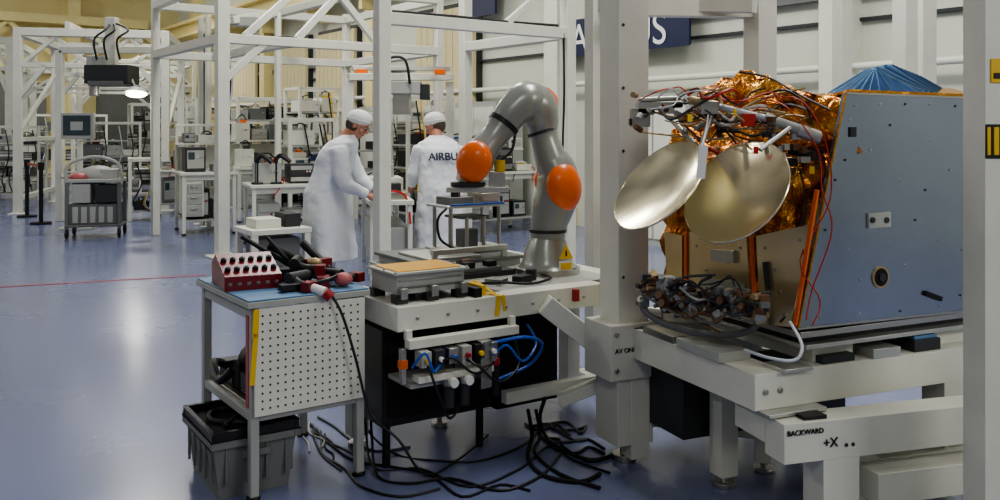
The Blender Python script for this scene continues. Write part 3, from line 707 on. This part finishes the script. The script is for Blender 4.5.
fb(b,N,(.02,-.004,1.765),(.16,0,1.85),yellow); fb(b,N,(-.0,-.004,1.5),(.2,0,1.62),black); fb(b,N,(.005,-.007,1.512),(.018,-.003,1.61),yellow); fb(b,N,(.03,-.007,1.512),(.05,-.003,1.61),yellow); fb(b,N,(.08,-.007,1.512),(.10,-.003,1.61),yellow)
fb(b,N,(.03,-.007,1.78),(.15,-.003,1.80),black)
b.obj('structural_column',bevel=.006)

# ============================================================ SATELLITE
b0=V((1.19,3.6,.80)); b1=V((2.07,4.01,.80)); b2v=V((.79,4.25,.80)); b3=b1+b2v-b0
p0=V((1.42,3.71,1.755)); p1=V((2.09,4.02,1.735)); lt=W(676,112,4.38); p3_=V((1.72,4.75,1.70)); pk=W(740,68,4.15)
sat=empty('satellite',(1.4,4.1,.80)); so=sat.location
def foilhull(name,pts,seed,edge=.085,amp=1.0):
    bm=bmesh.new()
    for p in pts: bm.verts.new(p-so)
    bmesh.ops.convex_hull(bm,input=bm.verts)
    bmesh.ops.triangulate(bm,faces=bm.faces)
    for it in range(5):
        ed=[e for e in bm.edges if e.calc_length()>edge]
        if not ed: break
        bmesh.ops.subdivide_edges(bm,edges=ed,cuts=1); bmesh.ops.triangulate(bm,faces=bm.faces)
    bm.normal_update(); r=random.Random(seed)
    for v in bm.verts:
        d=noise.noise(v.co*4)*.03+r.uniform(-.014,.014)*amp
        v.co+=v.normal*d+V((r.uniform(-1,1),r.uniform(-1,1),r.uniform(-1,1)))*.013
        v.co.z=max(v.co.z,.005)
    bmesh.ops.recalc_face_normals(bm,faces=bm.faces)
    me=bpy.data.meshes.new(name); bm.to_mesh(me); bm.free(); me.materials.append(foil)
    o=bpy.data.objects.new(name,me); bpy.context.collection.objects.link(o); o.parent=sat
foilhull('foil_body',(b0,b1,b2v,b3,p0,p1,lt,p3_,W(662,150,4.35)),1)
foilhull('foil_canopy',(lt+V((0,.02,-.1)),p0+V((0,.06,-.08)),pk,W(700,88,4.35),W(778,82,4.0),W(815,100,3.82),V((1.5,4.3,1.75)),V((1.1,4.6,1.7)),V((1.2,4.1,1.5))),5)
nR=(b1-b0).cross(p0-b0).normalized()
if nR.y>0: nR=-nR
def PL(px,py,pt,n):
    d=V(((px-500)/F,1,(HZ-py)/F)); o_=V((0,0,H)); t=(pt-o_).dot(n)/d.dot(n); return o_+d*t
pt=b0+nR*.04
b=MB()
poly=[PL(x,y,pt,nR)-so for x,y in((798,329),(822,210),(846,93),(973,98),(966,311))]
b.prism(poly,-nR*.022,panelm)
b.obj('side_panel',parent=sat,loc=(0,0,0),bevel=.002)
b=MB()
def PP(x,y,off=0): return PL(x,y,pt+nR*off,nR)-so
for a_,c_,m_ in (((846,93),(973,98),steel),((973,98),(966,311),steel),((966,311),(798,329),steel),((798,329),(822,210),gfoil),((822,210),(846,93),gfoil)):
    b.beam(PP(*a_,.002),PP(*c_,.002),.008,.005,m_,up=nR)
for (x,y) in ((855,105),(880,104),(905,104),(930,104),(955,106),(850,120),(835,180),(825,230),(812,290),(965,150),(964,200),(962,250),(960,295),(820,318),(860,314),(900,311),(940,306),(845,160),(848,250),(900,180),(930,140),(938,240),(870,150),(890,125),(915,220),(860,280),(905,265),(925,190),(950,170),(945,275)):
    c=PP(x,y,0); b.cyl(c,c+nR*.004,.005,dgrey if (x+y)%2 else steel,8)
c=PP(880,277,0); b.cyl(c-nR*.001,c+nR*.006,.046,tan,28); b.cyl(c+nR*.004,c+nR*.008,.037,blackm,28); b.cyl(c+nR*.006,c+nR*.016,.018,dgrey,14)
b.beam(PP(868,221,.004),PP(890,219,.004),.062,.01,lgrey,up=nR)
for x in(872,886):
    c=PP(x,220,.008); b.cyl(c,c+nR*.008,.012,dgrey,12)
b.beam(PP(925,293,.006),PP(941,299,.006),.02,.014,blackm,up=nR)
b.beam(PP(850,132,.004),PP(856,132,.004),.04,.006,dgrey,up=nR)
b.obj('panel_fittings',parent=sat,loc=(0,0,0))
dL=(b2v-b0).normalized(); nL=V((-dL.y,dL.x,0)); 
if nL.y>0: nL=-nL
ptL=b0+nL*.055
def LP(x,y,off=0): return PL(x,y,ptL+nL*off,nL)-so
b=MB(); b.prism([LP(*q) for q in((688,232),(746,236),(752,320),(688,306))],-nL*.012,plate)
b.prism([LP(*q) for q in((756,236),(812,224),(790,327),(760,324))],-nL*.012,plate)
b.prism([LP(*q) for q in((664,232),(682,236),(682,304),(668,300))],-nL*.012,plate)
for a_,c_ in(((686,232),(686,306)),((751,236),(756,320)),((817,190),(795,325))): b.beam(LP(*a_,.004),LP(*c_,.004),.016,.01,orange,up=nL)
for q in((696,246),(740,248),(744,308),(696,298),(718,242),(718,303),(765,248),(800,240),(785,315),(765,312),(728,262),(706,270),(775,270),(780,292)): 
    c=LP(*q); b.cyl(c,c+nL*.005,.007,steel,8)
b.beam(LP(700,282,.005),LP(745,290,.005),.05,.004,alu,up=nL); b.beam(LP(712,255,.01),LP(735,257,.01),.05,.02,steel,up=nL); b.beam(LP(765,262,.01),LP(768,290,.01),.012,.02,dgrey,up=nL)
b.obj('equipment_plates',parent=sat,loc=(0,0,0))
def mkdish(px,py,Y,rpx,ct_,name):
    c=W(px,py,Y)-so; r=rpx*Y/F; th=math.acos(ct_)
    view=(V((0,0,H))-W(px,py,Y)).normalized(); side=V((-1,0,1)).normalized(); side=(side-view*side.dot(view)).normalized()
    n_=view*math.cos(th)+side*math.sin(th); x=n_.orthogonal().normalized(); y=n_.cross(x)
    b=MB(); K_=10; N_=56
    for sgn,m in((1,dish),(-1,alu)):
        vs=[]; fs=[]
        for k in range(K_+1):
            rr=r*k/K_; dep=-.04*(1-(k/K_)**2)-(0 if sgn>0 else .006)
            for j in range(N_): a=2*math.pi*j/N_; vs.append(c+x*rr*math.cos(a)+y*rr*math.sin(a)+n_*dep)
        for k in range(K_):
            for j in range(N_): fs.append((k*N_+j,k*N_+(j+1)%N_,(k+1)*N_+(j+1)%N_,(k+1)*N_+j))
        b.add(vs,fs,m,True)
    b.tube([c+x*r*math.cos(a)+y*r*math.sin(a)-n_*.003 for a in [2*math.pi*j/40 for j in range(41)]],.0045,dish,6,1,False)
    b.cyl(c-n_*.042,c-n_*.10,.035,steel,14); b.tube([c-n_*.09,c-n_*.13+V((.02,.06,.02)),c+V((.05,.3,.05))],.016,alu,10)
    return b.obj(name,parent=sat,loc=(0,0,0),ang=60)
mkdish(658,184,3.80,56,.50,'reflector_dish_1')
mkdish(735,191,3.58,59,.68,'reflector_dish_2')
b=MB()
def SW(x,y,Y): return W(x,y,Y)-so
b.cyl(SW(700,102,3.8),SW(765,118,3.7),.014,whitecable,12); b.cyl(SW(765,118,3.7),SW(812,134,3.66),.022,lgrey,14); b.cyl(SW(798,130,3.67),SW(820,138,3.66),.028,alu,14)
b.box(SW(708,108,3.75),(.07,.06,.05),steel); b.box(SW(748,120,3.7),(.05,.05,.05),redcable); b.cyl(SW(690,100,3.8),SW(718,106,3.74),.02,tan,12)
b.box(SW(702,162,3.5),(.035,.004,.13),signw,Matrix.Rotation(.1,3,'Y')); b.tube([SW(702,146,3.5),SW(706,130,3.6),SW(708,115,3.7)],.003,whitecable,6)
b.box(SW(655,108,4.0),(.16,.08,.05),lgrey); b.box(SW(640,118,4.0),(.08,.08,.08),steel); b.cyl(SW(640,100,4.0),SW(680,98,4.0),.012,steel,10); b.box(SW(635,122,4.0),(.05,.05,.03),black)
b.cyl(SW(672,120,3.95),SW(700,150,3.8),.012,alu,10); b.cyl(SW(712,112,3.75),SW(700,150,3.66),.01,alu,10); b.cyl(SW(790,128,3.66),SW(760,150,3.6),.01,alu,10)
r=random.Random(4)
b.beam(SW(790,150,3.75),SW(822,158,3.68),.06,.03,dgrey)
for k in range(34):
    x=r.uniform(632,740);y=r.uniform(94,135); pts=[SW(x,y,3.9)]
    for j in range(4): x+=r.uniform(6,26); y+=r.uniform(-14,16); pts.append(SW(min(x,824),max(88,min(y,158)),r.uniform(3.66,3.9)))
    b.tube(pts,r.choice([.003,.004,.006]),r.choice([whitecable,black,tan,redcable,dgrey,black,lgrey]),6)
for k in range(26): b.box(SW(r.uniform(765,818),r.uniform(118,172),3.68),(r.uniform(.02,.045),.03,.025),r.choice([dgrey,steel,tan,black,lgrey,brown,brown]),r.uniform(0,1))
for k in range(20): 
    p=SW(r.uniform(635,720),r.uniform(95,132),3.88); b.cyl(p,p+V((r.uniform(-.04,.04),-.02,r.uniform(-.03,.03))),.013,r.choice([steel,lgrey,black,tan,brown]),10)
for q in((756,150),(812,170),(735,112),(690,118)): b.box(SW(*q,3.6),(.02,.004,.03),r.choice([yellow,redcable]),r.uniform(0,1))
b.tube([SW(770,100,3.75),SW(790,110,3.66),SW(818,150,3.6),SW(822,190,3.55),SW(832,230,3.52),SW(812,290,3.5),SW(806,320,3.48)],.003,redcable,6)
b.tube([SW(760,98,3.8),SW(800,100,3.7),SW(825,140,3.6),SW(830,200,3.56),SW(800,260,3.5),SW(820,300,3.48),SW(812,326,3.46)],.003,redcable,6)
b.tube([SW(740,72,4.1),SW(770,78,3.95),SW(800,95,3.8),SW(830,110,3.7)],.005,black,6)
b.tube([SW(765,95,3.8),SW(785,90,3.75),SW(805,104,3.7),SW(812,125,3.66)],.005,black,6)
b.tube([SW(800,170,3.66),SW(806,210,3.62),SW(790,250,3.6),SW(796,300,3.56),SW(780,322,3.6)],.004,black,6)
b.obj('feed_assembly_and_harness',parent=sat,loc=(0,0,0))
b=MB(); r=random.Random(9)
for k in range(190):
    a=r.uniform(0,1); x=642+a*122; y=284+(r.uniform(-10,22))*(1-.3*a)+a*20; Y=4.02-.0040*(x-642)-.07*r.random()
    m_=r.choice([black,dgrey,brown,brown,steel,brown,lgrey,tan,greyp,greyp,tan,steel])
    if r.random()<.45: b.box(SW(x,y,Y),(r.uniform(.015,.05),.04,r.uniform(.015,.045)),m_,r.uniform(0,2))
    else:
        p=SW(x,y,Y); b.cyl(p,p+V((r.uniform(-.04,.04),-.03,r.uniform(-.03,.03))),r.uniform(.008,.019),m_,10)
for k in range(14):
    x=r.uniform(640,700);y=r.uniform(278,318); pts=[SW(x,y,3.95)]
    for j in range(4): x+=r.uniform(4,22); y+=r.uniform(-9,13); pts.append(SW(min(x,766),min(max(y,274),332),4.0-.0040*(x-642)-.07))
    b.tube(pts,r.choice([.004,.006]),r.choice([black,brown,lgrey,dgrey,greyp]),6)
pts=[SW(700+58*math.cos(t),306+20*math.sin(t)+.14*58*math.cos(t),3.8-.15*math.cos(t)) for t in [2*math.pi*k/16 for k in range(17)]]
b.tube([p+V((0,0,-.03)) for p in pts],.014,greyp,8,2)
b.obj('connector_ring',parent=sat,loc=(0,0,0))
b=MB()
q=[W(816,101,3.95),W(850,92,3.76),W(974,97,4.05),W(950,90,4.5)]
b.prism([x-so for x in q],(0,0,.012),gfoil)
r=random.Random(3)
for k in range(10): b.sph(SW(850+k*12,93+.4*k,3.80+.03*k),.03,gfoil,(1.4,1,.5),8,5,Matrix.Rotation(r.uniform(0,3),3,'Z'))
b.obj('foil_top_edge',parent=sat,loc=(0,0,0))
b=MB(); r=random.Random(2)
for k in range(13):
    a_=SW(806+3.5*k,107-.9*k,3.90+.035*k); ap=SW(866+4*k,70-1.0*min(k,5)+1.6*max(0,k-5),4.05+.04*k); c_=SW(925+2.5*k,91+.4*k,4.02+.035*k)
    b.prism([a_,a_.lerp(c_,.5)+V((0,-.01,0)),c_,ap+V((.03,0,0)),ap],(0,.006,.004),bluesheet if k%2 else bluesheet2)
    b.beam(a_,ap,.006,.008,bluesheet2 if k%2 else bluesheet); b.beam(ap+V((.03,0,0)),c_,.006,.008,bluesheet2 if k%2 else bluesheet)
a_=SW(806,107,3.88); c_=SW(925,92,4.0); ap=SW(868,70,4.03)
for k in range(9):
    t=(k+.5)/9; b.beam(a_.lerp(c_,t)+V((0,-.012,0)),ap.lerp(ap+V((.05,0,0)),t)+V((0,-.012,0)),.004,.008,bluesheet)
b.obj('blue_protective_film',parent=sat,loc=(0,0,0))

# ============================================================ SATELLITE TROLLEY
b=MB(); S_=Fr(1.19,3.6,25)
def sb(lo,hi,m=white): fb(b,S_,lo,hi,m)
sb((-.02,-.04,.775),(1.02,.72,.80),steel); sb((.02,0,.745),(1.0,.68,.775),dgrey); sb((.0,-.05,.73),(1.05,.74,.748),alu)
sb((.08,.0,.66),(.3,.65,.73),white); sb((.75,.0,.66),(.97,.65,.73),white)
B1=Fr(.977,3.45,23)
def s1(lo,hi,m=white): fb(b,B1,lo,hi,m)
s1((0,0,.52),(1.3,.14,.66)); s1((0,.14,.52),(.16,1.0,.66)); s1((1.0,.14,.52),(1.15,1.0,.66)); s1((-.0,.86,.52),(1.2,1.0,.66))
s1((.12,-.03,.66),(.26,.1,.675),alu); s1((.35,.02,.66),(.52,.12,.69),dgrey); s1((.6,.0,.66),(.75,.12,.70),alu); s1((.85,.02,.66),(1.0,.12,.71),dgrey); s1((.86,.03,.71),(.99,.1,.725),bluem)
s1((-.02,.2,.66),(.14,.5,.70),lgrey); s1((.0,.55,.66),(.12,.8,.69),steel); s1((.2,.12,.6),(.95,.3,.66),dgrey)
s1((.22,.5,.05),(.31,.59,.52)); s1((1.0,.88,.03),(1.12,1.0,.52)); s1((0,.9,.03),(.1,1.0,.52)); s1((1.0,.0,.03),(1.12,.12,.52))
for x in (.05,.12): 
    cc=B1.w(x,0,.59); b.cyl(cc,cc-B1.A*.008,.012,steel,10)
s1((.02,-.06,.505),(.3,.14,.52),alu)
cc=B1.w(.265,.545); b.cyl(cc,cc+V((0,0,.05)),.018,steel,12); b.cyl(cc,cc+V((0,0,.02)),.055,steel,18)
s1((.1,.62,.2),(1.05,.9,.48),dgrey)
B2=Fr(1.06,3.356,16)
def s2(lo,hi,m=white): fb(b,B2,lo,hi,m)
s2((0,0,.35),(1.15,.13,.50)); s2((.17,.0,0),(.33,.13,.35)); s2((.10,-.03,0),(.40,.16,.02))
s2((.0,.13,.39),(.06,.35,.50)); s2((.1,.02,.5),(.2,.08,.515),black)
s2((.35,.2,.12),(1.1,.3,.24)); s2((.4,-.02,.16),(1.1,.1,.28))
b.beam(B2.w(.36,.25,.1),B2.w(.9,.25,.34),.06,.06,white)
for x in(.27,.30): cc=B2.w(x,0,.40); b.cyl(cc,cc-B2.A*.004,.008,dgrey,8)
tr=b.obj('satellite_trolley',loc=(0,0,0),bevel=.005)
text('+X',.05,black,tr,textM(tuple(B2.w(.20,-.003,.415)),tuple(B2.B)))
text('BACKWARD',.028,black,tr,textM(tuple(B2.w(.09,-.003,.465)),tuple(B2.B)))
b=MB(); Lw=Fr(*K.w(.13,0)[:2],-22)
def lb(lo,hi,m=white): fb(b,Lw,lo,hi,m)
L_=.60
lb((-.02,-.06,.16),(L_,.06,.27)); lb((.0,-.05,.56),(L_*.9,.08,.68)); lb((L_-.08,-.05,.05),(L_,.06,.56)); lb((.1,.1,.2),(L_-.1,.5,.56),greyp); lb((.0,.02,.44),(L_-.1,.2,.56),lgrey)
lb((.08,-.08,.68),(.3,.04,.72)); lb((.1,-.07,.72),(.2,.0,.76),dgrey)
lb((.05,-.08,.46),(.2,-.02,.56)); b.cyl(Lw.w(.02,-.08,.72),Lw.w(.1,-.08,.72),.03,steel,16)
cc=Lw.w(L_-.04,0); b.cyl(cc,cc+V((0,0,.05)),.018,steel,12); b.cyl(cc,cc+V((0,0,.02)),.05,steel,18)
for x in(.05,.2,.35,.5): cc=Lw.w(x,-.06,.21); b.cyl(cc,cc-Lw.A*.008,.012,steel,10)
b.obj('gantry_base_unit',bevel=.005)

# ============================================================ FLOOR CABLES
r=random.Random(12)
b=MB()
def fc(pts,rr,m,lift=0):
    P=[]
    for q in pts:
        z=rr if len(q)==2 else q[2]
        g=G(q[0],q[1],z if len(q)==3 else 0)
        P.append(V((g.x,g.y,max(z,rr))))
    b.tube(P,rr,m,8,5)
fc([(372,300,.75),(370,380,.35),(372,440,.08),(378,478),(410,485),(450,480),(500,492),(540,478),(560,455)],.007,black)
fc([(368,300,.75),(364,370,.4),(366,430,.1),(375,470),(420,470),(470,488),(520,470),(548,448),(575,462),(610,474)],.006,black)
fc([(358,290,.8),(352,360,.4),(362,420,.12),(395,455),(440,462),(480,462),(520,448),(540,430)],.006,black)
fc([(310,425),(330,445),(355,462),(392,468),(430,476),(462,498),(500,486),(530,492)],.006,blackm)
fc([(312,432),(322,455),(345,470),(362,488),(400,498),(440,490)],.006,black)
fc([(318,418),(335,428),(350,440),(375,452),(410,448)],.006,dgrey)
fc([(545,398,.25),(540,420,.12),(552,445),(590,462),(625,452)],.010,black)
fc([(528,410,.2),(532,436,.05),(528,460),(545,478),(580,484),(600,476)],.010,blackm)
fc([(536,410,.2),(540,436,.05),(535,455),(560,476),(600,490)],.009,black)
for k in range(7):
    pts=[(525+k*4,425+k*3)]
    for j in range(4): pts.append((min(620,pts[-1][0]+r.uniform(5,22)),pts[-1][1]+r.uniform(-8,14)))
    fc(pts,.007,r.choice([black,blackm,dgrey]))
for k in range(6):
    pts=[(305+k*4,420+k*3)]
    for j in range(3): pts.append((pts[-1][0]+r.uniform(-4,20),pts[-1][1]+r.uniform(4,16)))
    fc(pts,.005,r.choice([black,blackm,dgrey,lgrey]))
b.obj('floor_cable_bundle')
b=MB(); b.tube([W(790,322,3.45),W(802,345,3.35),W(795,360,3.33),W(770,358,3.36),W(745,350,3.5)],.006,whitecable); b.obj('loose_cable')

# ============================================================ LIGHTS, WORLD, CAMERA
def area(x,y,z,sx,sy,pw,col=(1,.99,.96),tgt=None):
    l=bpy.data.lights.new('ceiling_or_fill_light','AREA'); l.shape='RECTANGLE'; l.size=sx;l.size_y=sy;l.energy=pw;l.color=col
    o=bpy.data.objects.new('ceiling_or_fill_light',l); bpy.context.collection.objects.link(o); p=R.w(x,y,z); o.location=p; o.rotation_euler=(0,0,RY)
    if tgt is not None:
        o.rotation_euler=(V(tgt)-p).to_track_quat('-Z','Y').to_euler()
area(4.5,3,6.8,1.2,3,220); area(-3,-3,6.8,2,2,160)
for y in (9,17): area(4.5,y,6.8,1.0,3.0,240)
area(6.9,28.2,5.0,.4,.4,100)
for y in (10,18,27): area(-6,y,6.8,.5,.5,190)
area(-14,22,7,1,4,300); area(0,30,6,3,1,260)
for y in (4,11,19,27): area(5.5,y,6.6,.6,3,125,tgt=tuple(R.w(9.8,y,2.5)),col=(1,.98,.92))  # wall-wash lamps added to brighten the dim right wall
area(6,-6,5.5,.6,3,210,tgt=tuple(R.w(9.8,-6.5,2.6)),col=(.97,.98,1))  # lamp added to light the wall that the satellite panel mirrors
for x in (-14,-3): area(x,28,6.5,3,.6,280,tgt=tuple(R.w(x,34,3)),col=(1,.97,.86))  # wash lamps added to lift the far wall
area(5,-4,4.5,2.5,1.2,140,col=(1,.98,.95),tgt=(2,4,1))  # fill lamp added behind the camera on the right, for the satellite panel
w=bpy.data.worlds.new('world'); bpy.context.scene.world=w; w.use_nodes=True
wn=w.node_tree.nodes; wl=w.node_tree.links
tc=wn.new('ShaderNodeTexCoord'); nz=wn.new('ShaderNodeTexNoise'); nz.inputs['Scale'].default_value=3.2; nz.inputs['Detail'].default_value=2
rp=wn.new('ShaderNodeValToRGB'); rp.color_ramp.elements[0].position=.38; rp.color_ramp.elements[0].color=(.2,.22,.28,1); rp.color_ramp.elements[1].position=.64; rp.color_ramp.elements[1].color=(1.6,1.55,1.48,1)  # bright and dark patches made up to vary reflections in the metals
wl.new(tc.outputs['Generated'],nz.inputs['Vector']); wl.new(nz.outputs['Fac'],rp.inputs[0]); wl.new(rp.outputs[0],wn['Background'].inputs[0])
wn['Background'].inputs[1].default_value=.25
cam=bpy.data.cameras.new('camera'); co=bpy.data.objects.new('camera',cam); bpy.context.collection.objects.link(co)
co.location=(0,0,H); co.rotation_euler=(math.pi/2,0,0); cam.sensor_width=36; cam.lens=32.4; cam.shift_y=-.12; cam.clip_end=200
bpy.context.scene.camera=co
bpy.context.scene.view_settings.view_transform='AgX'
try: bpy.context.scene.view_settings.look='AgX - Medium High Contrast'
except Exception: pass
